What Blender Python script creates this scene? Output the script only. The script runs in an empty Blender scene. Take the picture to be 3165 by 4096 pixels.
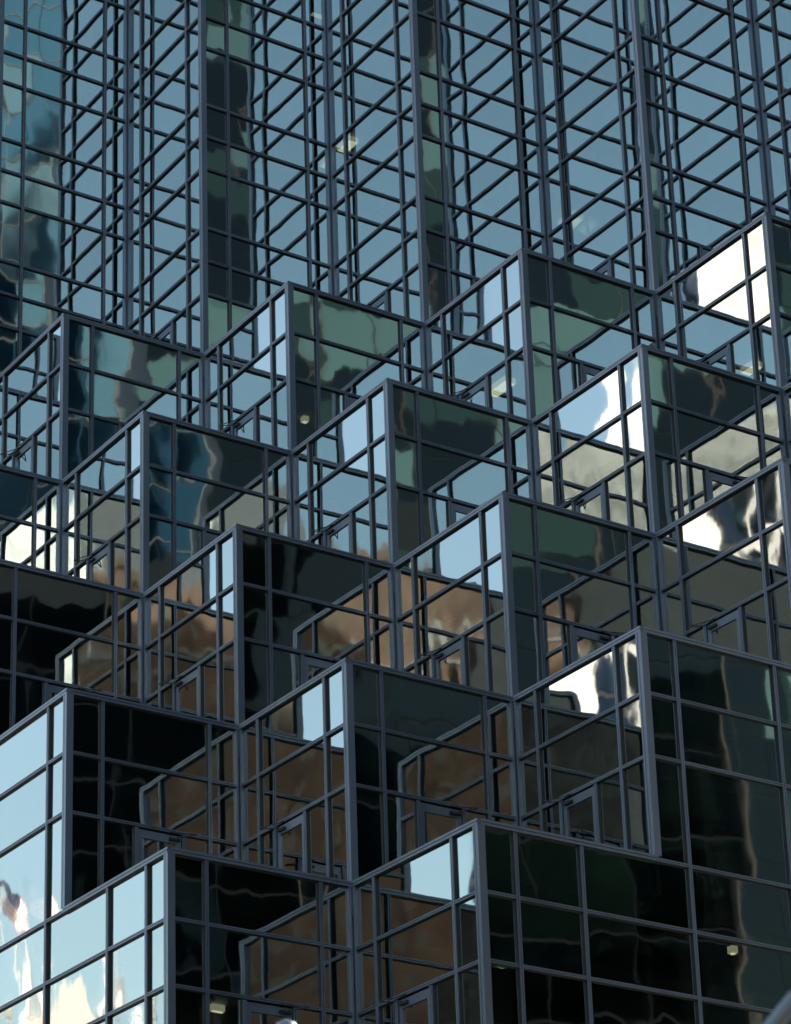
import bpy, math, random
from mathutils import Vector, Matrix
random.seed(11)
scn = bpy.context.scene
COL = scn.collection
R = math.radians

# ------------------------------------------------------------------ camera, light, exposure
cam_d = bpy.data.cameras.new('camera')
cam = bpy.data.objects.new('camera', cam_d); COL.objects.link(cam)
CAM = Vector((-31.729, -49.108, 1.7))
AZ, EL = 60.4526, 20.1167
cam.location = CAM
cam.rotation_euler = (R(90 + EL), 0, R(AZ - 90))
cam_d.lens = 97.354; cam_d.sensor_width = 36; cam_d.sensor_fit = 'AUTO'
cam_d.shift_x = 0.24103; cam_d.shift_y = 0.30136
cam_d.clip_start = 0.1; cam_d.clip_end = 6000
cam_d.dof.use_dof = True; cam_d.dof.focus_distance = 64.0; cam_d.dof.aperture_fstop = 97.354 / 22.0
scn.camera = cam

SUN_AZ, SUN_EL = 20.0, 32.0          # azimuth from +x towards +y
world = bpy.data.worlds.new('World'); scn.world = world
world.use_nodes = True
wn = world.node_tree; wn.nodes.clear()
sky = wn.nodes.new('ShaderNodeTexSky'); sky.sky_type = 'NISHITA'; sky.sun_disc = False
sky.sun_elevation = R(SUN_EL); sky.sun_rotation = R(90 - SUN_AZ)
sky.air_density = 1.75; sky.dust_density = 3.0; sky.ozone_density = 1.0
bg = wn.nodes.new('ShaderNodeBackground'); bg.inputs['Strength'].default_value = 0.10
wo = wn.nodes.new('ShaderNodeOutputWorld')
wn.links.new(sky.outputs[0], bg.inputs[0]); wn.links.new(bg.outputs[0], wo.inputs[0])

sd = bpy.data.lights.new('sun', 'SUN'); sd.energy = 4.8; sd.angle = R(0.5); sd.color = (1.0, 0.95, 0.89)
so = bpy.data.objects.new('sun', sd); COL.objects.link(so)
sv = Vector((math.cos(R(SUN_EL)) * math.cos(R(SUN_AZ)), math.cos(R(SUN_EL)) * math.sin(R(SUN_AZ)), math.sin(R(SUN_EL))))
so.rotation_euler = sv.to_track_quat('Z', 'Y').to_euler()
so.location = (60, 20, 150)

scn.view_settings.view_transform = 'Standard'; scn.view_settings.look = 'None'
scn.view_settings.gamma = 1; scn.view_settings.use_curve_mapping = False
scn.view_settings.exposure = 2.0
scn.cycles.max_bounces = 14; scn.cycles.glossy_bounces = 10; scn.cycles.transparent_max_bounces = 10
scn.cycles.diffuse_bounces = 3
scn.cycles.caustics_reflective = False; scn.cycles.caustics_refractive = False
scn.cycles.sample_clamp_indirect = 6.0

# ------------------------------------------------------------------ materials
def mat(name):
    m = bpy.data.materials.new(name); m.use_nodes = True
    nt = m.node_tree; nt.nodes.clear()
    return m, nt
def N(nt, t, **kw):
    n = nt.nodes.new(t)
    for k, v in kw.items():
        if k in n.inputs: n.inputs[k].default_value = v
        else: setattr(n, k, v)
    return n
def L(nt, a, b): nt.links.new(a, b)
def rgba(c): return (c[0], c[1], c[2], 1.0)

def plain(name, col, rough=0.6, metal=0.0, var=0.12, scale=1.5, emit=None, stretch=(1, 1, 1), bump=0.0, each=0.0):
    m, nt = mat(name)
    out = N(nt, 'ShaderNodeOutputMaterial'); b = N(nt, 'ShaderNodeBsdfPrincipled')
    L(nt, b.outputs[0], out.inputs[0])
    geo = N(nt, 'ShaderNodeNewGeometry')
    mp = N(nt, 'ShaderNodeMapping'); mp.inputs['Scale'].default_value = stretch
    L(nt, geo.outputs['Position'], mp.inputs[0])
    nz = N(nt, 'ShaderNodeTexNoise', Scale=scale, Detail=6.0, Roughness=0.6); L(nt, mp.outputs[0], nz.inputs['Vector'])
    ramp = N(nt, 'ShaderNodeMapRange'); ramp.inputs[1].default_value = 0.25; ramp.inputs[2].default_value = 0.75
    ramp.inputs[3].default_value = 1 - var; ramp.inputs[4].default_value = 1 + var
    L(nt, nz.outputs[0], ramp.inputs[0])
    if each:
        oi = N(nt, 'ShaderNodeObjectInfo'); er = N(nt, 'ShaderNodeMapRange'); er.inputs[3].default_value = 1 - each; er.inputs[4].default_value = 1 + each
        L(nt, oi.outputs['Random'], er.inputs[0]); em = N(nt, 'ShaderNodeMath', operation='MULTIPLY'); L(nt, ramp.outputs[0], em.inputs[0]); L(nt, er.outputs[0], em.inputs[1]); ramp = em
    mx = N(nt, 'ShaderNodeVectorMath', operation='SCALE'); mx.inputs[0].default_value = col
    L(nt, ramp.outputs[0], mx.inputs['Scale']); L(nt, mx.outputs[0], b.inputs['Base Color'])
    b.inputs['Roughness'].default_value = rough; b.inputs['Metallic'].default_value = metal
    if bump:
        bp = N(nt, 'ShaderNodeBump', Strength=bump, Distance=0.02); L(nt, nz.outputs[0], bp.inputs['Height']); L(nt, bp.outputs[0], b.inputs['Normal'])
    if emit:
        b.inputs['Emission Color'].default_value = rgba(emit[0]); b.inputs['Emission Strength'].default_value = emit[1]
    return m

def wavy_normal(nt, amp, pillow, freq=1.3):
    """normal of slightly warped float glass: smooth waves, a pillow curve and a tilt of each pane"""
    geo = N(nt, 'ShaderNodeNewGeometry')
    at = N(nt, 'ShaderNodeAttribute', attribute_name='pane')          # u, v in -1..1 across the pane, seed
    sp = N(nt, 'ShaderNodeSeparateXYZ'); L(nt, at.outputs['Vector'], sp.inputs[0])
    off = N(nt, 'ShaderNodeVectorMath', operation='SCALE'); off.inputs[0].default_value = (37.1, 91.7, 53.3)
    L(nt, sp.outputs[2], off.inputs['Scale'])
    ad = N(nt, 'ShaderNodeVectorMath', operation='ADD'); L(nt, geo.outputs['Position'], ad.inputs[0]); L(nt, off.outputs[0], ad.inputs[1])
    mp = N(nt, 'ShaderNodeMapping'); mp.inputs['Scale'].default_value = (freq * 1.35, freq * 1.35, freq * 0.8)
    L(nt, ad.outputs[0], mp.inputs[0])
    nz = N(nt, 'ShaderNodeTexNoise', Scale=1.0, Detail=1.3, Roughness=0.35); L(nt, mp.outputs[0], nz.inputs['Vector'])
    c = N(nt, 'ShaderNodeVectorMath', operation='SUBTRACT'); L(nt, nz.outputs['Color'], c.inputs[0]); c.inputs[1].default_value = (.5, .5, .5)
    nf = N(nt, 'ShaderNodeTexNoise', Scale=5.5, Detail=1.0); L(nt, mp.outputs[0], nf.inputs['Vector'])
    cf = N(nt, 'ShaderNodeVectorMath', operation='SUBTRACT'); L(nt, nf.outputs['Color'], cf.inputs[0]); cf.inputs[1].default_value = (.5, .5, .5)
    cfs = N(nt, 'ShaderNodeVectorMath', operation='SCALE'); L(nt, cf.outputs[0], cfs.inputs[0]); cfs.inputs['Scale'].default_value = 0.12
    cj = N(nt, 'ShaderNodeVectorMath', operation='ADD'); L(nt, c.outputs[0], cj.inputs[0]); L(nt, cfs.outputs[0], cj.inputs[1]); c = cj
    # some panes are flat, some warped
    wn_ = N(nt, 'ShaderNodeTexWhiteNoise', noise_dimensions='1D'); L(nt, sp.outputs[2], wn_.inputs['W'])
    wsep = N(nt, 'ShaderNodeSeparateColor'); L(nt, wn_.outputs['Color'], wsep.inputs[0])
    am = N(nt, 'ShaderNodeMapRange'); am.inputs[3].default_value = amp * 0.55; am.inputs[4].default_value = amp * 1.5
    L(nt, wsep.outputs[0], am.inputs[0])
    cs = N(nt, 'ShaderNodeVectorMath', operation='SCALE'); L(nt, c.outputs[0], cs.inputs[0]); L(nt, am.outputs[0], cs.inputs['Scale'])
    # pillow: slope grows towards the edges (cubic)
    tz = N(nt, 'ShaderNodeVectorMath', operation='CROSS_PRODUCT'); tz.inputs[0].default_value = (0, 0, 1); L(nt, geo.outputs['True Normal'], tz.inputs[1])
    def cube(sock):
        p = N(nt, 'ShaderNodeMath', operation='POWER'); p.inputs[1].default_value = 2.0
        a = N(nt, 'ShaderNodeMath', operation='ABSOLUTE'); L(nt, sock, a.inputs[0]); L(nt, a.outputs[0], p.inputs[0])
        q = N(nt, 'ShaderNodeMath', operation='MULTIPLY'); L(nt, p.outputs[0], q.inputs[0]); L(nt, sock, q.inputs[1])
        return q.outputs[0]
    pk = N(nt, 'ShaderNodeMapRange'); pk.inputs[3].default_value = -pillow * 0.6; pk.inputs[4].default_value = pillow
    L(nt, wsep.outputs[1], pk.inputs[0])
    def sc(vec, val, const=None):
        s = N(nt, 'ShaderNodeVectorMath', operation='SCALE')
        if const is not None: s.inputs[0].default_value = const
        else: L(nt, vec, s.inputs[0])
        m_ = N(nt, 'ShaderNodeMath', operation='MULTIPLY'); L(nt, val, m_.inputs[0]); L(nt, pk.outputs[0], m_.inputs[1])
        L(nt, m_.outputs[0], s.inputs['Scale']); return s.outputs[0]
    pu = sc(tz.outputs[0], cube(sp.outputs[0])); pv = sc(None, cube(sp.outputs[1]), (0, 0, 1))
    def add(a, b):
        n = N(nt, 'ShaderNodeVectorMath', operation='ADD'); L(nt, a, n.inputs[0]); L(nt, b, n.inputs[1]); return n.outputs[0]
    def tilt(chan, vec, const=None):
        m_ = N(nt, 'ShaderNodeMapRange'); m_.inputs[3].default_value = -amp * .42; m_.inputs[4].default_value = amp * .42; L(nt, chan, m_.inputs[0])
        s_ = N(nt, 'ShaderNodeVectorMath', operation='SCALE'); L(nt, m_.outputs[0], s_.inputs['Scale'])
        if const: s_.inputs[0].default_value = const
        else: L(nt, vec, s_.inputs[0])
        return s_.outputs[0]
    w2 = N(nt, 'ShaderNodeTexWhiteNoise', noise_dimensions='1D'); ps = N(nt, 'ShaderNodeMath', operation='ADD'); ps.inputs[1].default_value = 17.3
    L(nt, sp.outputs[2], ps.inputs[0]); L(nt, ps.outputs[0], w2.inputs['W']); w2s = N(nt, 'ShaderNodeSeparateColor'); L(nt, w2.outputs['Color'], w2s.inputs[0])
    pu = add(pu, tilt(w2s.outputs[0], tz.outputs[0])); pv = add(pv, tilt(w2s.outputs[1], None, (0, 0, 1)))
    tot = add(add(add(geo.outputs['Normal'], cs.outputs[0]), pu), pv)
    nm = N(nt, 'ShaderNodeVectorMath', operation='NORMALIZE'); L(nt, tot, nm.inputs[0])
    return nm.outputs[0], wsep

def glass_mat(name, tint, refl, see, amp=0.0115, pillow=0.007):
    """coated facade glass: strong mirror, the rest lets a little of the room through"""
    m, nt = mat(name)
    out = N(nt, 'ShaderNodeOutputMaterial')
    nrm, ws = wavy_normal(nt, amp, pillow)
    g = N(nt, 'ShaderNodeBsdfGlossy', Roughness=0.022); g.inputs['Color'].default_value = rgba(tint); L(nt, nrm, g.inputs['Normal'])
    t = N(nt, 'ShaderNodeBsdfTransparent'); t.inputs['Color'].default_value = rgba(see)
    lw = N(nt, 'ShaderNodeFresnel', IOR=1.5)
    mr = N(nt, 'ShaderNodeMapRange'); mr.inputs[3].default_value = refl; mr.inputs[4].default_value = 1.0
    L(nt, lw.outputs[0], mr.inputs[0])
    vr = N(nt, 'ShaderNodeMapRange'); vr.inputs[3].default_value = refl * .93; vr.inputs[4].default_value = refl * 1.07
    L(nt, ws.outputs[2], vr.inputs[0]); L(nt, vr.outputs[0], mr.inputs[3])
    mix = N(nt, 'ShaderNodeMixShader'); L(nt, mr.outputs[0], mix.inputs[0]); L(nt, t.outputs[0], mix.inputs[1]); L(nt, g.outputs[0], mix.inputs[2])
    L(nt, mix.outputs[0], out.inputs[0])
    return m

def clear_back(name, see):
    m, nt = mat(name)
    out = N(nt, 'ShaderNodeOutputMaterial'); t = N(nt, 'ShaderNodeBsdfTransparent'); t.inputs['Color'].default_value = rgba(see)
    L(nt, t.outputs[0], out.inputs[0]); return m

M_GLASS = glass_mat('coated_glass', (.885, .995, .975), 0.475, (.34, .39, .38))
M_GBACK = clear_back('glass_inner_face', (.62, .68, .66))
M_FRAME = plain('dark_blue_aluminium', (.14, .178, .235), rough=0.36, metal=0.4, var=0.16, scale=0.9, stretch=(1, 1, .35), each=.16)
M_SEAL = plain('black_seal', (.012, .013, .015), rough=0.6, var=0.05)
M_SLAB = plain('room_ceiling', (.36, .36, .34), rough=0.9, var=0.08)
M_CORE = plain('room_wall', (.26, .25, .23), rough=0.9, var=0.2, scale=.4)
M_TERR = plain('terrace_paving', (.28, .27, .25), rough=0.9, var=0.15, scale=3)
M_LAMP = plain('lamp_panel', (.8, .78, .7), rough=0.5, emit=((1.0, .84, .56), .9))
M_LAMPBODY = plain('lamp_housing', (.75, .72, .62), rough=0.5, emit=((1.0, .80, .52), .35))
M_STEEL = plain('brushed_steel', (.35, .36, .37), rough=0.35, metal=0.8)

# ------------------------------------------------------------------ object helpers
def tag(o, label=None, cat=None, group=None, kind=None):
    if label: o['label'] = label
    if cat: o['category'] = cat
    if group: o['group'] = group
    if kind: o['kind'] = kind
    return o
def empty(name, loc, label, cat, group=None):
    o = bpy.data.objects.new(name, None); COL.objects.link(o); o.location = loc; o.empty_display_size = .5
    return tag(o, label, cat, group)

class MB:
    """collects vertices and faces of ONE mesh object"""
    def __init__(s): s.v = []; s.f = []; s.m = []; s.a = []
    def add(s, vs, fs, mi=0, attr=None):
        k = len(s.v); s.v += [tuple(v) for v in vs]
        for i, f in enumerate(fs):
            s.f.append(tuple(k + j for j in f)); s.m.append(mi[i] if isinstance(mi, (list, tuple)) else mi)
        s.a += attr if attr else [(0, 0, 0)] * len(vs)
    def box(s, a, b, mi=0):
        x0, y0, z0 = (min(a[i], b[i]) for i in range(3)); x1, y1, z1 = (max(a[i], b[i]) for i in range(3))
        s.add([(x0, y0, z0), (x1, y0, z0), (x1, y1, z0), (x0, y1, z0), (x0, y0, z1), (x1, y0, z1), (x1, y1, z1), (x0, y1, z1)],
              [(0, 3, 2, 1), (4, 5, 6, 7), (0, 1, 5, 4), (1, 2, 6, 5), (2, 3, 7, 6), (3, 0, 4, 7)], mi)
    def prism(s, poly, z0, z1, mi=0):
        """counter-clockwise outline in x, y from z0 up to z1"""
        n = len(poly)
        s.add([(x, y, z0) for x, y in poly] + [(x, y, z1) for x, y in poly],
              [(i, (i + 1) % n, n + (i + 1) % n, n + i) for i in range(n)] + [tuple(range(n - 1, -1, -1)), tuple(range(n, 2 * n))], mi)
    def sweep(s, pts, r, n=10, mi=0):
        """round tube through pts, radius r or a list of radii"""
        pts = [Vector(p) for p in pts]; k0 = len(s.v); rings = len(pts)
        rs = r if isinstance(r, (list, tuple)) else [r] * rings
        up = Vector((0.31, 0.17, 0.93))
        vs = []
        for i, p in enumerate(pts):
            d = (pts[min(i + 1, rings - 1)] - pts[max(i - 1, 0)]).normalized()
            a = d.cross(up)
            if a.length < 1e-3: a = d.cross(Vector((1, 0, 0)))
            a.normalize(); b = d.cross(a)
            for q in range(n):
                t = 2 * math.pi * q / n; vs.append(p + (a * math.cos(t) + b * math.sin(t)) * rs[i])
        fs = []
        for i in range(rings - 1):
            for q in range(n):
                fs.append((i * n + q, (i + 1) * n + q, (i + 1) * n + (q + 1) % n, i * n + (q + 1) % n))
        fs += [tuple(range(n)), tuple(range((rings - 1) * n, rings * n))[::-1]]
        s.add(vs, fs, mi)
    def build(s, name, mats, parent=None, origin=None, smooth=False, pane=False):
        me = bpy.data.meshes.new(name)
        o3 = Vector(origin) if origin is not None else Vector((0, 0, 0))
        me.from_pydata([tuple(Vector(v) - o3) for v in s.v], [], s.f)
        for m in (mats if isinstance(mats, (list, tuple)) else [mats]): me.materials.append(m)
        me.polygons.foreach_set('material_index', s.m)
        if smooth: me.polygons.foreach_set('use_smooth', [True] * len(s.f))
        if pane:
            at = me.attributes.new('pane', 'FLOAT_VECTOR', 'POINT')
            at.data.foreach_set('vector', [c for t in s.a for c in t])
        me.update()
        o = bpy.data.objects.new(name, me); COL.objects.link(o)
        o.location = o3
        if parent is not None:
            o.parent = parent
            o.location = o3 - WORLD.get(parent.name, Vector((0, 0, 0)))
        WORLD[o.name] = o3
        return o
WORLD = {}
def reg(o): WORLD[o.name] = Vector(o.location); return o

# ------------------------------------------------------------------ the glass building
S = 4.0                      # width of one step in plan
H = 1.14778 * S              # height of one terrace
F = 0.93573 * S              # height of one storey of the tower
ZT = 41.498                  # level of "row 0"
J0 = ZT + 0.72447 * S        # a floor joint of the tower
AMIN, BMIN, FAR = -2, -3, 8  # the left wall stands at x = AMIN*S, the right wall at y = BMIN*S
ROOF = J0 + 24 * F
TOPD = J0 + 4 * F            # panes are built one by one up to here
PAR = 0.15 * H               # parapet above the terrace floor
LA, LB = 0.29 * H, 0.565 * H # transoms below the top of a terrace front

def row(a, b): return 1 - (a + b)
def top(r): return ZT - r * H

BLD = reg(empty('office_building', (AMIN * S, BMIN * S, 0), 'dark blue glass office tower with stepped terrace blocks cascading from its saw tooth front', 'building'))

# in-frame test through the camera, used only to decide which panes stay separate objects
_cm = cam.rotation_euler.to_matrix(); _ci = _cm.transposed()
def shown(p):
    d = _ci @ (Vector(p) - CAM)
    if d.z >= 0: return None
    f = cam_d.lens / 36.0
    x = f * d.x / -d.z - cam_d.shift_x; y = f * d.y / -d.z - cam_d.shift_y
    return x, y
def in_frame(pts):
    for p in pts:
        q = shown(p)
        if q and abs(q[0]) < 0.386 * 1.0 and abs(q[1]) < 0.5: return True
    return False
def area(pts):
    q = [shown(p) for p in pts]
    if None in q: return 0
    return abs(sum(q[i][0] * q[(i + 1) % 4][1] - q[(i + 1) % 4][0] * q[i][1] for i in range(4))) / 2

class Face:
    """a facade plane: kind 'L' looks towards -x at x = c, kind 'R' looks towards -y at y = c; t runs along it"""
    def __init__(s, kind, c): s.k = kind; s.c = c
    def p(s, t, n, z):                                  # n: metres proud of the glass plane
        return Vector((s.c - n, t, z)) if s.k == 'L' else Vector((t, s.c - n, z))
PANES = []                                              # (area or 0, kind, parent, face, t0, t1, z0, z1)
def pane_mesh(mb, f, t0, t1, z0, z1, seed):
    g = 0.004; t0 += g; t1 -= g; z0 += g; z1 -= g; th = 0.024
    q = [f.p(t0, 0, z0), f.p(t1, 0, z0), f.p(t1, 0, z1), f.p(t0, 0, z1)]
    w = [f.p(t0, -th, z0), f.p(t1, -th, z0), f.p(t1, -th, z1), f.p(t0, -th, z1)]
    uv = [(-1, -1, seed), (1, -1, seed), (1, 1, seed), (-1, 1, seed)]
    fs = [(0, 1, 2, 3), (7, 6, 5, 4), (0, 4, 5, 1), (1, 5, 6, 2), (2, 6, 7, 3), (3, 7, 4, 0)]
    if f.k == 'L': fs = [x[::-1] for x in fs]
    mb.add(q + w, fs, [0, 1, 1, 1, 1, 1], uv + uv)
def pane(kind, parent, f, t0, t1, z0, z1):
    if t1 - t0 < .02 or z1 - z0 < .02: return
    t0, t1 = min(t0, t1), max(t0, t1)
    q = [f.p(t0, 0, z0), f.p(t1, 0, z0), f.p(t1, 0, z1), f.p(t0, 0, z1)]
    PANES.append((area(q) if in_frame(q) else 0, kind, parent, f, t0, t1, z0, z1))

MW, MD = 0.072, 0.065
def bar(mb, f, t0, t1, z0, z1, vertical, d=MD, back=.04, groove=.008):
    """grooved aluminium bar between two panes; the groove runs along it"""
    if vertical:
        w = (t1 - t0) / 2; c = (t0 + t1) / 2
        prof = [(-w, -back), (-w, d), (-groove, d), (-groove, d - .03), (groove, d - .03), (groove, d), (w, d), (w, -back)]
        ends = [[f.p(c + x, n, z) for x, n in prof] for z in (z0, z1)]
    else:
        w = (z1 - z0) / 2; c = (z0 + z1) / 2
        prof = [(-w, -back), (-w, d), (-groove, d), (-groove, d - .03), (groove, d - .03), (groove, d), (w, d), (w, -back)]
        ends = [[f.p(t, n, c + x) for x, n in prof] for t in (t0, t1)]
    e_ = .012; bk, fr = -.03, d - .026
    if vertical:
        for a0, a1 in ((t0 - e_, t0 + .004), (t1 - .004, t1 + e_)): mb.box(f.p(a0, bk, z0), f.p(a1, fr, z1), 1)
    else:
        for a0, a1 in ((z0 - e_, z0 + .004), (z1 - .004, z1 + e_)): mb.box(f.p(t0, bk, a0), f.p(t1, fr, a1), 1)
    n = 8
    fs = [(i, (i + 1) % n, n + (i + 1) % n, n + i) for i in range(n)] + [tuple(range(n - 1, -1, -1)), tuple(range(n, 2 * n))]
    mb.add(ends[0] + ends[1], fs)
def make_bar(name, parent, f, t0, t1, z0, z1, vertical, **kw):
    mb = MB(); bar(mb, f, t0, t1, z0, z1, vertical, **kw)
    return mb.build(name, [M_FRAME, M_SEAL], parent, f.p(t0, 0, z0))

def convex_post(parent, x, y, z0, z1):
    p = MD + .006; w = .085
    mb = MB()
    mb.prism([(x - p, y - p), (x + w, y - p), (x + w, y + .03), (x + .03, y + .03), (x + .03, y + w), (x - p, y + w),
              (x - p, y + .035), (x - p + .03, y + .035), (x - p + .03, y + .02), (x - p, y + .02)], z0, z1)
    return mb.build('corner_post', M_FRAME, parent, (x, y, z0))
def concave_post(parent, x, y, z0, z1):
    p = MD; mb = MB()
    mb.prism([(x + .03, y + .03), (x - .135, y + .03), (x - .135, y - p), (x - .085, y - p), (x - .085, y - .012), (x - .012, y - .012),
              (x - .012, y - .085), (x - p, y - .085), (x - p, y - .135), (x + .03, y - .135)], z0, z1)
    return mb.build('inner_corner_post', M_FRAME, parent, (x, y, z0))

def door(parent, f, t0, t1, z0, z1):
    """glazed terrace door: frame of four members, glass pane, handle"""
    mb = MB(); st = .11; d = .028
    for (a, b, c, e) in ((t0, t0 + st, z0, z1), (t1 - st, t1, z0, z1), (t0 + st, t1 - st, z1 - .17, z1), (t0 + st, t1 - st, z0, z0 + .25)):
        mb.box(f.p(a, -.03, c), f.p(b, d, e), 0)
    zz = z0 + 1.02; hx = t1 - st / 2
    mb.box(f.p(hx - .015, d, zz), f.p(hx + .015, d + .05, zz + .2), 1)
    o = mb.build('door', [M_FRAME, M_STEEL], parent, f.p(t0, 0, z0))
    pane('door_pane', parent, f, t0 + st, t1 - st, z0 + .25, z1 - .17)
def closer(parent, f, t, z, s):
    """door closer: body on the door's head and a folded arm that stands out from it"""
    mb = MB()
    mb.box(f.p(t, .034, z - .12), f.p(t + s * .24, .09, z - .07))
    a = f.p(t + s * .06, .07, z - .05); b = f.p(t - s * .22, .36, z - .03); c = f.p(t + s * .20, .075, z + .035)
    mb.sweep([a, b], 0.013, 6); mb.sweep([b + Vector((0, 0, .012)), c], .012, 6)
    mb.box(c - Vector((.02, .02, .01)), c + Vector((.02, .02, .012)))
    return mb.build('door_closer', M_SEAL, parent, a)

C1, C2 = 0.19, 0.81
def terrace_front(parent, f, t0, z1, zbot, has_door, ext):
    """one front of a terrace block: three rows of glass on a 0.19 / 0.62 / 0.19 grid, door in the bottom row"""
    h = MW / 2
    zA, zB = z1 - LA, z1 - LB
    cx = .06
    # coping: left one runs to the outer corner
    make_bar('coping', parent, f, t0 - (.062 if f.k == 'L' else -.001) + (.0 if f.k == 'L' else 0), t0 + S - (.0 if ext else .062), z1 - .10, z1 + .012, False, d=.075, back=.16, groove=.007)
    zt = z1 - .10
    for c in (C1, C2):
        make_bar('mullion', parent, f, t0 + c * S - h, t0 + c * S + h, zbot, zt, True)
    for z in (zA, zB):
        for (a, b) in ((.082, C1 * S - h), (C1 * S + h, C2 * S - h), (C2 * S + h, S - .132)):
            make_bar('transom', parent, f, t0 + a, t0 + b, z - .033, z + .033, False, d=MD - .004)
    e = .01
    xs = [t0 + .06, t0 + C1 * S, t0 + C2 * S, t0 + S - .10]
    for i in range(3):
        pane('spandrel_pane', parent, f, xs[i], xs[i + 1], zA, zt + .02)
        pane('window_pane', parent, f, xs[i], xs[i + 1], zB, zA)
    for i in (0, 2): pane('window_pane', parent, f, xs[i], xs[i + 1], zbot, zB)
    if has_door:
        dj = [t0 + .385 * S, t0 + .655 * S]
        for t in dj: make_bar('door_jamb', parent, f, t - .038, t + .038, zbot, zB - .056, True)
        pane('window_pane', parent, f, xs[1], dj[0], zbot, zB); pane('window_pane', parent, f, dj[1], xs[2], zbot, zB)
        door(parent, f, dj[0] + .04, dj[1] - .04, zbot, zB - .075)
        if f.k == 'L': closer(parent, f, dj[1] - .12, zB - .075, -1)
        else: closer(parent, f, dj[1] - .10, zB - .075, -1)
    else:
        pane('window_pane', parent, f, xs[1], xs[2], zbot, zB)

BLOCKS = {}
cells = [(a, b) for a in range(AMIN, 6) for b in range(BMIN, 6) if 1 <= row(a, b)] + [(AMIN, BMIN + 6)]
for (a, b) in cells:
    r = row(a, b); z1 = top(r); zb = top(r + 1) - PAR
    x, y = a * S, b * S
    # the block itself is its parapet and terrace floor; everything glazed hangs on it
    mb = MB(); i = .07
    mb.box((x + i, y + i, z1 - PAR - .32), (x + S - i, y + (S if r else 5 * S) - i, z1 - PAR))
    mb.box((x + i, y + i, z1 - PAR), (x + i + .16, y + S - i, z1 - .02)); mb.box((x + i + .16, y + i, z1 - PAR), (x + S - i, y + i + .16, z1 - .02))
    blk = mb.build('terrace_block', M_TERR, BLD, (x, y, z1)); BLOCKS[(a, b)] = blk
    onL, onR = a == AMIN, b == BMIN
    convex_post(blk, x, y, 0 if (onL and onR) else (top(r + 1) + .012 if (onL or onR) else zb), z1 - .10)
    if not onL:
        terrace_front(blk, Face('L', x), y, z1, zb, True, False)
    if not onR:
        terrace_front(blk, Face('R', y), x, z1, zb, True, False)
    # inner corners towards the neighbours' fronts
    if r == 0 or (not onR and (a + 1, b - 1) in cells): concave_post(blk, x + S, y, zb, z1 - .10)

# the two flat flanks: one band of glass per storey of the terraces, from the ground to the first tower joint
def flank(kind, k0, k1, zz=None):
    pass
def flank_wall(f, t_min, name, k0):
    """f runs from the corner of the lowest block (row 6) at t_min to the far end"""
    w = MB(); t_end = t_min + 11 * S
    # a masonry-like backing is not seen; the part is the ledge under the glass
    w.box(f.p(t_min + .2, -.03, 0), f.p(t_end, -.10, .45))
    wall = w.build(name, M_FRAME, BLD, f.p(t_min, 0, 0))
    h = MW / 2
    zl = []                                             # (z top, z bottom, t start, divisions)
    for k in range(k0, 10):                              # k = row of the block whose top starts the band
        z1 = top(k); ts = t_min + max(0, 6 - k) * S
        if z1 < .5: break
        z0 = max(top(k + 1), 0.45)
        zA, zB = z1 - LA, z1 - LB
        cuts = [0.06 / S]
        j = 0
        while ts + j * S < t_end - .1:
            if j == 0: cuts += ([.19, .56] if k in (5, 6) else [.19, .81])
            else: cuts += ([j + .19, j + .81])
            j += 1
        if k >= 5: cuts = [c for c in cuts]
        ts_list = [ts + c * S for c in cuts if ts + c * S < t_end] + [t_end]
        for c in ts_list[1:-1]: make_bar('mullion', wall, f, c - h, c + h, z0, z1 - .1 if c < ts + S else z1, True)
        cop = make_bar('coping' if True else '', wall, f, ts - (.062 if f.k == 'L' else -.001), ts + S - .001, z1 - .10, z1 + .012, False, d=.075 if True else MD, back=.16, groove=.007)
        segs = [ts + S] + [c for c in ts_list[1:-1] if c > ts + S + .1] + [t_end]
        for z, lo in ((zA, ts + .082), (zB, ts + .082), (z1 - .06, ts + S)):
            if z < .5: continue
            st = [lo] + [c for c in ts_list[1:-1] if c > lo + .05] + [t_end]
            for i in range(len(st) - 1):
                a0 = st[i] + (h if i else 0); a1 = st[i + 1] - (h if i < len(st) - 2 else 0)
                if a1 - a0 > .05: make_bar('transom', wall, f, a0, a1, z - .033, z + .033, False, d=MD - .004)
        for i in range(len(ts_list) - 1):
            u0, u1 = ts_list[i], ts_list[i + 1]
            for (kind, lo, hi) in (('spandrel_pane', zA, z1 - .06), ('window_pane', zB, zA), ('window_pane', z0 - .06, zB)):
                if hi - lo > .1 and lo > .3: pane(kind, wall, f, u0, u1, lo, hi)
    return wall
WL = flank_wall(Face('L', AMIN * S), BMIN * S, 'flank_wall', 0)
WR = flank_wall(Face('R', BMIN * S), AMIN * S, 'flank_wall', 1)

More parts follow.
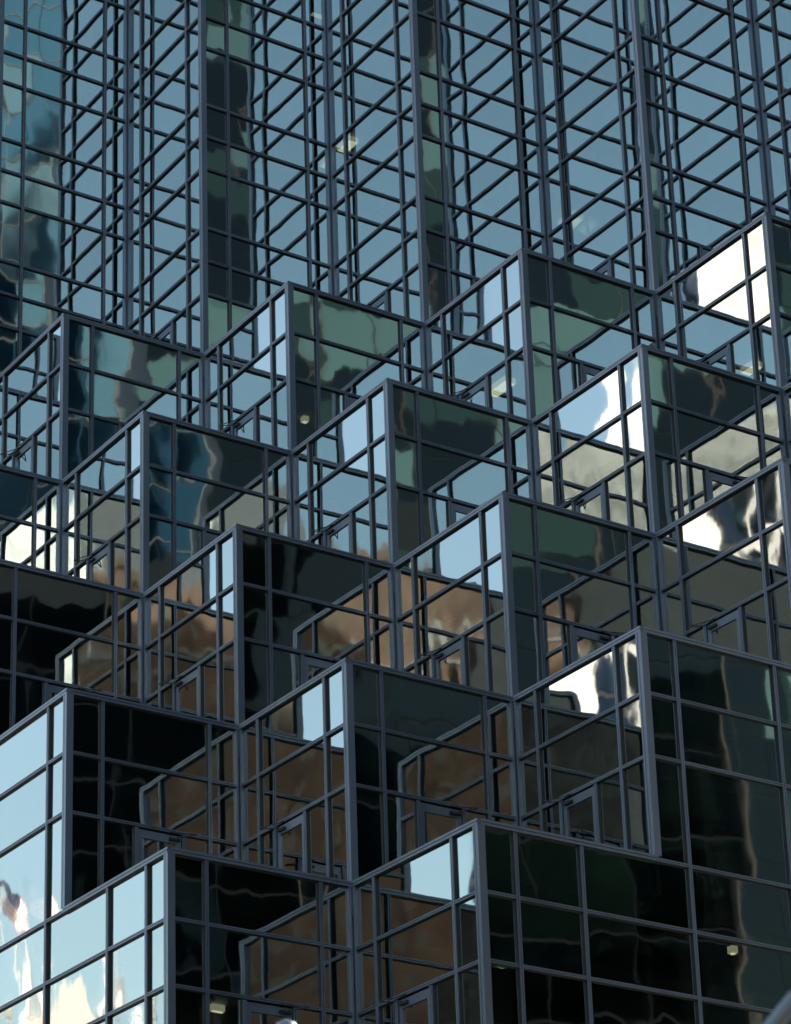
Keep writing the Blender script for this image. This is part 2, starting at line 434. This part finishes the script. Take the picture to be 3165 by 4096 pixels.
# the tower: saw tooth of convex corners (a, b) with a + b = 1, plus the flat ends
levels = []
z = J0 - 2 * F
while z < TOPD - .1:
    levels += [(z, z + .478 * F, 'window_pane'), (z + .478 * F, z + .739 * F, 'window_pane'), (z + .739 * F, z + F, 'spandrel_pane')]
    z += F
ZB0 = top(1) - PAR
TOWERS = {}
def tower_front(parent, f, t0, t1, cuts, doors):
    h = MW / 2; w = t1 - t0
    ts = [t0 + .06] + [t0 + c * S for c in cuts] + [t1 - (.10 if doors else 0)]
    for c in ts[1:-1]: make_bar('mullion', parent, f, c - h, c + h, ZB0, TOPD, True)
    st = [t0 + .082] + ts[1:-1] + [t1 - (.132 if doors else 0)]
    for (z0, z1, kind) in levels:
        for i in range(len(st) - 1):
            make_bar('transom', parent, f, st[i] + (h if i else 0), st[i + 1] - (h if i < len(st) - 2 else 0), z1 - .033, z1 + .033, False, d=MD - .004)
    dj = [t0 + .385 * S, t0 + .655 * S]
    for n, (z0, z1, kind) in enumerate(levels):
        for i in range(len(ts) - 1):
            if n == 0 and i == 1 and doors:
                pane(kind, parent, f, ts[1], dj[0], ZB0, z1); pane(kind, parent, f, dj[1], ts[2], ZB0, z1)
                for t in dj: make_bar('door_jamb', parent, f, t - .038, t + .038, ZB0, z1 - .056, True)
                door(parent, f, dj[0] + .04, dj[1] - .04, ZB0, z1 - .075)
                closer(parent, f, dj[1] - .11, z1 - .075, -1)
            else:
                pane(kind, parent, f, ts[i], ts[i + 1], ZB0 if n == 0 else z0, z1)
TC = [(a, 1 - a) for a in range(AMIN + 1, 5)]
for (a, b) in TC:
    x, y = a * S, b * S
    mb = MB()                                           # the bay's own floor plates, set back behind the glass
    zz = J0 - F
    while zz < TOPD + .1:
        mb.box((x + .07, y + .07, zz + .02), (x + S - .001, y + S - .001, zz + .36)); zz += F
    bay = mb.build('tower_bay', M_SLAB, BLD, (x, y, ZB0)); TOWERS[(a, b)] = bay
    convex_post(bay, x, y, ZB0, TOPD)
    if a > AMIN + 1: tower_front(bay, Face('L', x), y, y + S, (C1, C2), True)
    else: tower_front(bay, Face('L', x), y, y + 6 * S, (.19, .81, 1.19, 1.81, 2.19, 2.81, 3.19, 3.81, 4.19, 4.81), False)
    if b > BMIN:
        tower_front(bay, Face('R', y), x, x + S, (C1, C2), True)
        concave_post(bay, x + S, y, ZB0, TOPD)
    else: tower_front(bay, Face('R', y), x, x + 6 * S, (.19, .81, 1.19, 1.81, 2.19, 2.81, 3.19, 3.81, 4.19, 4.81), False)

# upper tower, out of the picture but seen by the mirrors: same saw tooth, one storey-high glass bands
up = MB()
def band(f, t0, t1):
    for i in range(20):
        z0 = TOPD + i * F
        for (c0, c1) in ((0, C1), (C1, C2), (C2, 1)):
            pane_mesh(up, f, t0 + c0 * S + .05, t0 + c1 * S - .05, z0 + .06, z0 + .478 * F - .06, random.random() * 9)
            pane_mesh(up, f, t0 + c0 * S + .05, t0 + c1 * S - .05, z0 + .478 * F + .06, z0 + F - .06, random.random() * 9)
for (a, b) in TC:
    band(Face('L', a * S), b * S, b * S + S); band(Face('R', b * S), a * S, a * S + S)
tag(up.build('upper_glazing', [M_GLASS, M_SEAL], BLD, (0, 0, TOPD), pane=True), kind='stuff')
mb = MB()
for n, (a, b) in enumerate(TC):
    x, y = a * S, b * S
    mb.box((x - .03, y - .03, TOPD), (x + S - .002, y + (9 - b) * S, TOPD + 20 * F))
mb.build('upper_tower_frame', M_FRAME, BLD, (0, 0, TOPD))

# floors and core inside
for r in range(1, 8):
    if r == 7: continue
    mb = MB(); zt = top(r) - PAR
    for a in range(AMIN, FAR):
        b0 = max(BMIN, 1 - r - a) + 1
        y0 = max(b0, BMIN + 1)
        x0 = a * S + (.07 if a == AMIN else 0)
        if r > 1 or True: mb.box((x0, y0 * S + .0 - .001 * 0, zt - .321), (a * S + S, FAR * S, zt - .001))
    mb.build('floor_slab', M_SLAB, BLD, (0, 0, zt))
mb = MB()
for a in range(AMIN, FAR):
    b0 = max(BMIN, 3 - a)
    x0 = a * S + (2.6 if a == AMIN else 0)
    mb.box((x0, b0 * S + 2.6, 0), (a * S + S, FAR * S - .2, TOPD + .01 if a > AMIN else ZT - 1.2))
for k in range(2, 7):                                    # the core steps out below the terraces
    zt = top(k) - PAR - .33
    for a in range(AMIN, FAR):
        b0 = max(BMIN, 1 - k - a) + 1
        x0 = a * S + (2.6 if a == AMIN else 0)
        mb.box((x0 + .003 * k, b0 * S + 1.5, 0), (a * S + S - .003 * k, b0 * S + 2.2 + .01 * k, zt))
mb.build('core_wall', M_CORE, BLD, (0, 0, 0))

# glass: the panes that show become parts of their own, the hidden rest one part each
PANES.sort(key=lambda q: -q[0])
count = {}
rest = MB()
for (ar, kind, parent, f, t0, t1, z0, z1) in PANES:
    seed = random.random() * 9
    count[kind] = count.get(kind, 0) + (1 if ar > 0 else 0)
    if ar > 0 and count[kind] <= 300:
        mb = MB(); pane_mesh(mb, f, t0, t1, z0, z1, seed)
        mb.build(kind, [M_GLASS, M_GBACK], parent, f.p((t0 + t1) / 2, 0, (z0 + z1) / 2), pane=True)
    else: pane_mesh(rest, f, t0, t1, z0, z1, seed)
rb = random.Random(3)
M_BLIND = plain('blind_fabric', (.55, .58, .52), rough=.9, var=.06)
nbl = 0
for (ar, kind, parent, f, t0, t1, z0, z1) in PANES:
    if ar > 0 and kind == 'window_pane' and t1 - t0 > .5 and rb.random() < .30:
        zz = z0 + (z1 - z0) * rb.choice([.15, .3, .45, .6, .02])
        mb = MB(); mb.box(f.p(t0 + .05, -.16, zz), f.p(t1 - .05, -.175, z1 - .03)); mb.box(f.p(t0 + .05, -.15, zz - .03), f.p(t1 - .05, -.185, zz))
        mb.build('roller_blind', M_BLIND, parent, f.p(t0, -.16, z1)); nbl += 1
print('panes in frame', count, 'all', len(PANES))
tag(rest.build('hidden_glazing', [M_GLASS, M_GBACK], BLD, (0, 0, 0), pane=True), kind='stuff')

# ------------------------------------------------------------------ lamps that burn inside
def ceiling_light(label, p, sx, sy, body=True):
    o = reg(empty('ceiling_light', p, label, 'lamp', 'ceiling lights burning inside the glass building'))
    mb = MB(); mb.box((p[0] - sx / 2, p[1] - sy / 2, p[2] + .02), (p[0] + sx / 2, p[1] + sy / 2, p[2] + .16)); mb.build('housing', M_LAMPBODY, o, p)
    mb = MB(); mb.box((p[0] - sx / 2 + .03, p[1] - sy / 2 + .03, p[2]), (p[0] + sx / 2 - .03, p[1] + sy / 2 - .03, p[2] + .018)); mb.build('diffuser', M_LAMP, o, p)
def inside(q, d, zc):
    t = (zc - q[2]) / d[2]; return (q[0] + d[0] * t, q[1] + d[1] * t, zc)
def rowceil(r): return top(r) - PAR - .33 - .17
LG = [('pale strip light under the ceiling behind the tower glass beside the inner corner', (4, 3.178, 43.916), (.469, .687, .555), J0 - .17, .3, .6),
      ('cream ceiling light near the top of the tower beside its inner corner post', (3.695, 4, 48.31), (.448, .672, .590), J0 + 2 * F - .17, .5, .3),
      ('broad cream ceiling light beside the topmost terrace door right of the middle corner post', (4, -2.91, 33.693), (.537, .694, .480), rowceil(1), .35, .8),
      ('cream ceiling light behind the terrace door glass at the far right', (8, -7.10, 33.257), (.603, .638, .479), rowceil(1), .3, .5),
      ('small amber lamp deep inside the dark terrace front', (.374, 0, 33.22), (.482, .737, .473), rowceil(1), .16, .16),
      ('dim ceiling lamp low inside the dark flank wall', (1.68, -12, 16.93), (.640, .711, .292), rowceil(5) - .02, .14, .14),
      ('small yellow lamp inside the lowest corner block', (-3.68, -12, 15.706), (.577, .764, .288), rowceil(5) - .02, .12, .12),
      ('pale yellow lamp inside the lowest terrace front', (-7.008, -8, 15.589), (.495, .823, .278), rowceil(5) - .02, .3, .12),
      ('cream ceiling light peeping over the parapet beside the sky blue reflection', (4.97, -4, 33.30), (.555, .682, .477), rowceil(1), .4, .25)]
for (lab, q, d, zc, sx, sy) in LG:
    if 'far left' in lab: zc = rowceil(2) - H + PAR
    ceiling_light(lab, inside(q, d, zc), sx, sy)

exec_env = True
# ------------------------------------------------------------------ the street and the neighbours the glass mirrors
M_ASPH = plain('asphalt', (.05, .05, .052), rough=.9, var=.25, scale=2)
M_PAVE = plain('pavement_concrete', (.11, .108, .10), rough=.9, var=.15, scale=1.2)
mb = MB(); mb.box((-1500, -1500, -.4), (1500, 1500, 0)); tag(mb.build('ground', M_PAVE), 'pale concrete city ground around the towers', 'ground', kind='structure')
mb = MB(); mb.box((-28, -400, .004), (-14, 400, .02)); tag(mb.build('road', M_ASPH), 'asphalt street along the left flank of the tower', 'road', kind='structure')

M_BRICK = plain('brown_brick', (.125, .066, .043), rough=.85, var=.75, scale=.30, stretch=(1, 1, .5))
M_STONE = plain('grey_stone', (.265, .238, .222), rough=.85, var=.85, scale=.32, stretch=(1, 1, .6))
M_GREY = plain('dark_concrete', (.085, .085, .09), rough=.85, var=.10, scale=.2)
M_GRANITE = plain('brown_granite', (.015, .0145, .0145), rough=.8, var=.4, scale=1.2, stretch=(1, 1, .5))
M_WHITE = plain('white_stone', (.68, .62, .57), rough=.8, var=.05, scale=.2)
M_LIME = plain('pale_limestone', (.80, .74, .69), rough=.85, var=.12, scale=.4)
M_COPPER = plain('green_copper', (.10, .135, .075), rough=.6, var=.25, scale=.6)
M_DARKB = plain('dark_bronze', (.014, .015, .015), rough=.6, var=.2, scale=.3)
M_FIN = plain('tan_fin', (.24, .185, .14), rough=.6, var=.1)
M_WINS = plain('dark_stone_slot', (.15, .14, .135), rough=.8, var=.1)  # dark grey of the stone tower's window slits
M_GREYM = plain('grey_mullion', (.50, .47, .40), rough=.5, var=.2)
M_WINW = plain('pale_slot', (.52, .48, .45), rough=.8, var=.1)
M_WINB = plain('brown_window', (.10, .07, .05), rough=.3, var=.1)
M_WIN = plain('dark_window', (.012, .014, .016), rough=.45, var=.1)

def mirror(name, col, rough=0.02):
    m, nt = mat(name); out = N(nt, 'ShaderNodeOutputMaterial')
    nrm, ws = wavy_normal(nt, .05, .05, freq=.35)
    b = N(nt, 'ShaderNodeBsdfPrincipled'); b.inputs['Base Color'].default_value = rgba(col); b.inputs['Metallic'].default_value = 1; b.inputs['Roughness'].default_value = rough
    L(nt, nrm, b.inputs['Normal']); L(nt, b.outputs[0], out.inputs[0]); return m
M_GREENG = mirror('green_mirror_glass', (.22, .28, .205), .12)
M_GREEND = mirror('dim_green_glass', (.055, .078, .058), .15)
M_TEALG = [mirror('teal_glass', (.20, .34, .345), .06), mirror('deep_teal_glass', (.04, .095, .125), .06), mirror('pale_green_glass', (.42, .52, .44), .10), mirror('bronze_teal_glass', (.11, .14, .115), .1)]  # differing reflections of the teal tower put into the pane colours
M_BLUEG = mirror('blue_mirror_glass', (.26, .32, .41))
M_DARKG = mirror('black_mirror_glass', (.022, .028, .028))

def boxed(name, label, cat, p0, az, w, d, h, m, group=None):
    """a tower block: p0 = middle of its front foot, az = direction its front looks (degrees from +x); returns Empty and a placer"""
    o = reg(empty(name, (p0[0], p0[1], 0), label, cat, group))
    n = Vector((math.cos(R(az)), math.sin(R(az)), 0)); t = Vector((-n.y, n.x, 0))
    base = Vector((p0[0], p0[1], 0))
    def P(u, v, z): return base + t * u + n * v + Vector((0, 0, z))      # u along the front, v out of it
    def obox(mb, u0, u1, v0, v1, z0, z1, mi=0):
        c = [P(u0, v0, z0), P(u1, v0, z0), P(u1, v1, z0), P(u0, v1, z0), P(u0, v0, z1), P(u1, v0, z1), P(u1, v1, z1), P(u0, v1, z1)]
        fs = [(0, 1, 2, 3), (7, 6, 5, 4), (4, 5, 1, 0), (5, 6, 2, 1), (6, 7, 3, 2), (7, 4, 0, 3)]
        mb.add(c, fs, mi)
    mb = MB(); obox(mb, -w / 2, w / 2, -d, 0, 0, h); mb.build('wall', m, o, base)
    return o, P, obox, n

# behind the photographer: brown brick, dark concrete and grey stone towers (the doubly mirrored skyline)
def behind(az_deg, dist):
    a = R(az_deg); return (CAM.x - dist * math.cos(a), CAM.y - dist * math.sin(a))
def windows(o, obox, cols, rows, u0, du, z0, dz, w, h, rec=.25):
    for i in range(rows):
        for j in range(cols):
            mb = MB(); u = u0 + j * du; zz = z0 + i * dz
            obox(mb, u, u + w, -rec, .03, zz, zz + h); mb.build('window', M_WIN, o)
BB = 57.0
def place_behind(name, label, u0, u1, dist, h, m, depth=25):
    """stands dist metres behind the camera, from u0 to u1 metres sideways of the line of sight"""
    n = Vector((math.cos(R(BB)), math.sin(R(BB)), 0)); t = Vector((n.y, -n.x, 0))
    mid = Vector((CAM.x, CAM.y, 0)) - n * dist + t * ((u0 + u1) / 2)
    return boxed(name, label, 'building', mid, BB, u1 - u0, depth, h, m)
bo, bP, bbox_, bn = place_behind('brick_building', 'tall brown brick building across the street behind the photographer', -10.5, 13.5, 118, 112.3, M_BRICK, 18)
mb = MB(); bbox_(mb, -12.2, 12.2, -.2, .45, 111.6, 112.9); mb.build('cornice', M_BRICK, bo)
mb = MB(); bbox_(mb, -12.1, 12.1, -.2, .3, 100.4, 101.0); mb.build('string_course', M_STONE, bo)
go, gP, gbox, gn = place_behind('concrete_tower', 'dark grey concrete tower rising behind the brown brick building', -.5, 10.4, 140, 134, M_GREY)
lt, ltP, ltbox, ltn = place_behind('limestone_tower', 'sunlit limestone tower behind the brown brick building', 10.6, 40, 140, 133, M_LIME)
to, tP, tbox, tn = place_behind('stone_tower', 'pale grey stone tower beside the brown brick building', -60, -13, 134, 134, M_STONE)
no, nP, nbox, nn = place_behind('granite_building', 'dark brown granite building in front of the pale stone tower', -60, -10.7, 120, 113.6, M_GRANITE, 12)
so_, sP, sbox, sn_ = place_behind('sky_blocker', 'dark unseen slab added to the right of the camera to block sky light', 46, 100, 35, 150, M_GREY, 30)  # added out of view to cut sky light on the lower frames
def window_grid(o, obox, w, z0, z1, du, dz, ww, hh, m):
    mb = MB(); n = int(w / du)
    for i in range(n):
        u = -w / 2 + (i + .5) * du
        z = z0
        while z + hh < z1:
            obox(mb, u - ww / 2, u + ww / 2, -.2, .02, z, z + hh); z += dz
    tag(mb.build('window', m, o), kind='stuff')
window_grid(to, tbox, 46, 92, 132, 1.7, 3.7, .6, 2.2, M_WINS)
window_grid(no, nbox, 48, 62, 112, 1.5, 3.5, .6, 2.0, M_WIN)
window_grid(bo, bbox_, 23, 60, 110, 3.4, 3.6, 1.0, 1.8, M_WINB)
window_grid(lt, ltbox, 28, 84, 131, 2.4, 3.7, .7, 1.9, M_WINW)
# to the right: the tall dark tower and the teal tower that the right hand fronts mirror
def fins_and_panes(o, P, obox, w, h, z_from, wide, fin_every, p_green, rnd):
    fins = MB(); gp = MB(); gd = MB(); dk = MB(); nb = int(w / wide); nf = int(h / 3.7)
    hot = [[rnd.random() < p_green * 1.5 * (.2 if k * 3.7 < 46 else 1) for i in range(nb)] for k in range(nf)]
    for i in range(nb):
        u = -w / 2 + i * wide
        if i % fin_every == 0: obox(fins, u - .045, u + .045, 0, .2, z_from, h)
        for k in range(nf):
            zz = k * 3.7
            if zz < z_from: continue
            g = hot[k][i] or (i and hot[k][i - 1] and rnd.random() < .5)
            envpane((gp if rnd.random() < (.45 if zz > 50 else 0) else gd) if g else dk, P, u + .06, u + wide - .06, zz + .08, zz + 3.62, .05, rnd.random() * 9)
    tag(fins.build('fin', M_FIN, o), kind='stuff')
    tag(gp.build('green_pane', M_GREENG, o, pane=True), kind='stuff')
    tag(gd.build('dim_green_pane', M_GREEND, o, pane=True), kind='stuff')
    tag(dk.build('dark_pane', M_DARKG, o, pane=True), kind='stuff')
def envpane(mb, P, u0, u1, z0, z1, v, seed):
    q = [P(u0, v, z0), P(u1, v, z0), P(u1, v, z1), P(u0, v, z1)]
    w_ = [P(u0, v - .1, z0), P(u1, v - .1, z0), P(u1, v - .1, z1), P(u0, v - .1, z1)]
    uv = [(-1, -1, seed), (1, -1, seed), (1, 1, seed), (-1, 1, seed)]
    mb.add(q + w_, [(0, 1, 2, 3), (7, 6, 5, 4), (0, 4, 5, 1), (1, 5, 6, 2), (2, 6, 7, 3), (3, 7, 4, 0)], 0, uv + uv)
do, dP, dbox, dn = boxed('dark_tower', 'tall black glass tower with thin tan fins and scattered green panes', 'building', (72.5, -71.0), 112, 56, 30, 198, M_DARKB)
fins_and_panes(do, dP, dbox, 56, 198, 0, 3.5, 2, .13, random.Random(5))
lo_, lP, lbox, ln = boxed('dark_office_block', 'lower black glass office block standing before the teal tower', 'building', (16, -58), 112, 44, 11, 58, M_DARKB)
fins_and_panes(lo_, lP, lbox, 44, 58, 0, 4.0, 3, .10, random.Random(8))

eo, eP, ebox, en = boxed('teal_tower', 'teal glass tower with pale mullions beside the tall black tower', 'building', (16.5, -71), 112, 40, 26, 150, M_DARKB)
tls = [MB() for _ in range(4)]; mu = MB(); last = 0; rt = random.Random(4)
for i in range(20):
    for k in range(15, 40):
        u = -20 + i * 2; zz = k * 3.6
        last = last if rt.random() < .35 else rt.choice([2, 2, 0, 2, 3, 2, 0] if zz > 88 else [0, 1, 1, 3, 1, 2]); tl = tls[last]
        envpane(tl, eP, u + .05, u + 1.95, zz + .1, zz + 3.5, .05, random.random() * 9)
for i in range(0, 21, 2):
    u = -20 + i * 2; ebox(mu, u - .06, u + .06, 0, .2, 50, 150)
for k in range(15, 40): ebox(mu, -20, 20, 0, .12, k * 3.6 - .03, k * 3.6 + .06)
for tl, tm in zip(tls, M_TEALG): tag(tl.build('teal_pane', tm, eo, pane=True), kind='stuff')
tag(mu.build('mullion', M_GREYM, eo), kind='stuff')

# to the left, mirrored in the left hand fronts: white tower, chateau-like hotel with a copper roof, flag
wo_, wP, wbox, wn2 = boxed('white_tower', 'tall sunlit white stone tower beyond the left flank', 'building', (-134.1, 116.9), -38, 50, 30, 172, M_WHITE)
mb = MB(); wbox(mb, 25.02, 28.2, -20, -.4, 0, 119); mb.build('annex_wall', M_WHITE, wo_)
window_grid(wo_, wbox, 48, 60, 170, 2.6, 3.7, 1.0, 1.9, M_WINW)
bo2, b2P, b2box, b2n = boxed('blue_glass_building', 'grey blue glass office building below the white tower', 'building', (-60.25, 45.65), -45, 22, 14, 78, M_DARKB)
bl = MB(); bm_ = MB()
for i in range(11):
    for k in range(21):
        envpane(bl, b2P, -11 + i * 2 + .06, -9 + i * 2 - .06, k * 3.7 + .4, k * 3.7 + 3.6, .05, random.random() * 9)
    if i < 10:
        for k in range(0, 21, 2): b2box(bm_, -11 + i * 2 + .2, -9 + i * 2 - .2, 0, .14, k * 3.7 - .25, k * 3.7 + .35)
    b2box(bm_, -11 + i * 2 - .12, -11 + i * 2 + .12, 0, .2, 0, 78)
tag(bl.build('blue_pane', M_BLUEG, bo2, pane=True), kind='stuff'); tag(bm_.build('mullion', M_WHITE, bo2), kind='stuff')
ho, hP, hbox, hn = boxed('grand_hotel', 'pale limestone hotel with gables, pinnacles and a steep green copper roof', 'building', (-62, 96), -48, 44, 22, 41, M_LIME)
mb = MB()
q = [hP(-22, -22, 41), hP(22, -22, 41), hP(22, -1, 41), hP(-22, -1, 41), hP(-19, -16, 49.5), hP(19, -16, 49.5), hP(19, -8, 49.5), hP(-19, -8, 49.5)]
mb.add(q, [(3, 2, 1, 0), (4, 5, 6, 7), (0, 1, 5, 4), (1, 2, 6, 5), (2, 3, 7, 6), (3, 0, 4, 7)]); mb.build('roof', M_COPPER, ho)
for (u, w, hh) in ((-14, 5, 8), (0, 6, 10), (13, 5, 8)):
    mb = MB(); p = [hP(u - w / 2, -.8, 41), hP(u + w / 2, -.8, 41), hP(u + w / 2, -.8, 41 + hh * .55), hP(u, -.8, 41 + hh), hP(u - w / 2, -.8, 41 + hh * .55)]
    q = [v + hn * 1.6 for v in p]
    mb.add(p + q, [(4, 3, 2, 1, 0), (5, 6, 7, 8, 9)] + [(i, (i + 1) % 5, 5 + (i + 1) % 5, 5 + i) for i in range(5)]); mb.build('gable', M_WHITE, ho)
for u in (-20, -17, -11, -8.5, -4.2, -2.2, 2.2, 4.2, 8.5, 10.3, 15.8, 19):
    mb = MB(); b0 = hP(u, .2, 39.5)
    mb.sweep([b0, b0 + Vector((0, 0, 9)), b0 + Vector((0, 0, 9.2)), b0 + Vector((0, 0, 10)), b0 + Vector((0, 0, 14.5))], [.30, .26, .42, .30, .03], 8); mb.build('pinnacle', M_LIME, ho)
windows(ho, hbox, 14, 4, -20.2, 2.95, 21.5, 4.9, 1.2, 2.9)
mb = MB()
for k in range(5): hbox(mb, -22.1, 22.1, -.2, .45, 20.1 + k * 4.9, 20.6 + k * 4.9)
mb.build('cornice', M_WHITE, ho)

fo = reg(empty('flagpole', (-58.6, 99.7, 40), 'white flagpole flying a red and white striped flag above the hotel', 'flagpole'))
mb = MB(); mb.sweep([(-58.6, 99.7, 40), (-58.6, 99.7, 61)], [.13, .05], 8); mb.build('pole', M_WHITE, fo, (-58.6, 99.7, 40))
M_RED = plain('flag_red', (.5, .12, .11), rough=.8); M_FW = plain('flag_white', (.8, .78, .76), rough=.8); M_FB = plain('flag_blue', (.12, .14, .25), rough=.8)
mb = MB(); nu = 10
for i in range(nu):
    for k in range(13):
        def fp(a, c):
            x = a / nu * 2.9; s_ = math.sin(x * 1.7) * .3
            return Vector((-58.6 - x * .55 - s_ * .6, 99.7 - x * .5 + s_ * .8, 57.2 + c / 13 * 2.0 - x * .8))
        b_ = [fp(i, k), fp(i + 1, k), fp(i + 1, k + 1), fp(i, k + 1)]
        off = Vector((.01, -.012, 0))
        mi = 2 if (i < 4 and k > 5) else (0 if k % 2 == 0 else 1)
        mb.add(b_ + [v + off for v in b_], [(0, 1, 2, 3), (7, 6, 5, 4), (0, 4, 5, 1), (1, 5, 6, 2), (2, 6, 7, 3), (3, 7, 4, 0)], mi)
mb.build('flag', [M_RED, M_FW, M_FB], fo, (-60, 99, 62))

# ------------------------------------------------------------------ street lamps close to the camera
M_LPOST = plain('grey_painted_steel', (.13, .15, .17), rough=.35, metal=.3, var=.08)
def hook_lamp():
    base = Vector((-26.516, -43.037, 0)); fwd = Vector((math.sin(R(48)), -math.cos(R(48)), 0))   # the arm reaches to the right
    o = reg(empty('street_lamp', base, 'blurred grey street lamp whose curved arm crosses the bottom right corner', 'street lamp'))
    mb = MB(); mb.sweep([base, base + Vector((0, 0, .5)), base + Vector((0, 0, .55)), base + Vector((0, 0, 3.10))], [.10, .09, .05, .034], 14); mb.build('pole', M_LPOST, o, base, smooth=True)
    pts = []
    for i in range(13):
        t = math.pi * i / 12 * .97
        pts.append(base + Vector((0, 0, 3.10)) + fwd * (.75 * (1 - math.cos(t))) + Vector((0, 0, 1.05 * math.sin(t))))
    mb = MB(); mb.sweep(pts, .026, 12); mb.build('arm', M_LPOST, o, base, smooth=True)
    e = pts[-1]
    mb = MB(); mb.sweep([e + Vector((0, 0, .05)), e, e - Vector((0, 0, .10)), e - Vector((0, 0, .22))], [.03, .06, .17, .21], 16); mb.build('lamp_shade', M_LPOST, o, base, smooth=True)
hook_lamp()
def post_lamp():
    b = Vector((-24.21, -37.30, 0))
    o = reg(empty('street_lamp', b, 'pale rounded tip of a lamp post just reaching the bottom edge', 'street lamp'))
    mb = MB(); mb.sweep([b, b + Vector((0, 0, .6)), b + Vector((0, 0, .65)), b + Vector((0, 0, 5.0))], [.13, .12, .07, .05], 14); mb.build('pole', M_LPOST, o, b, smooth=True)
    mb = MB(); mb.sweep([b + Vector((0, 0, 5.0)), b + Vector((0, 0, 5.1)), b + Vector((0, 0, 5.2)), b + Vector((0, 0, 5.3)), b + Vector((0, 0, 5.5)), b + Vector((0, 0, 5.62)), b + Vector((0, 0, 5.69)), b + Vector((0, 0, 5.71))], [.05, .06, .09, .10, .10, .08, .05, .012], 16); mb.build('globe', M_LPOST, o, b, smooth=True)
post_lamp()
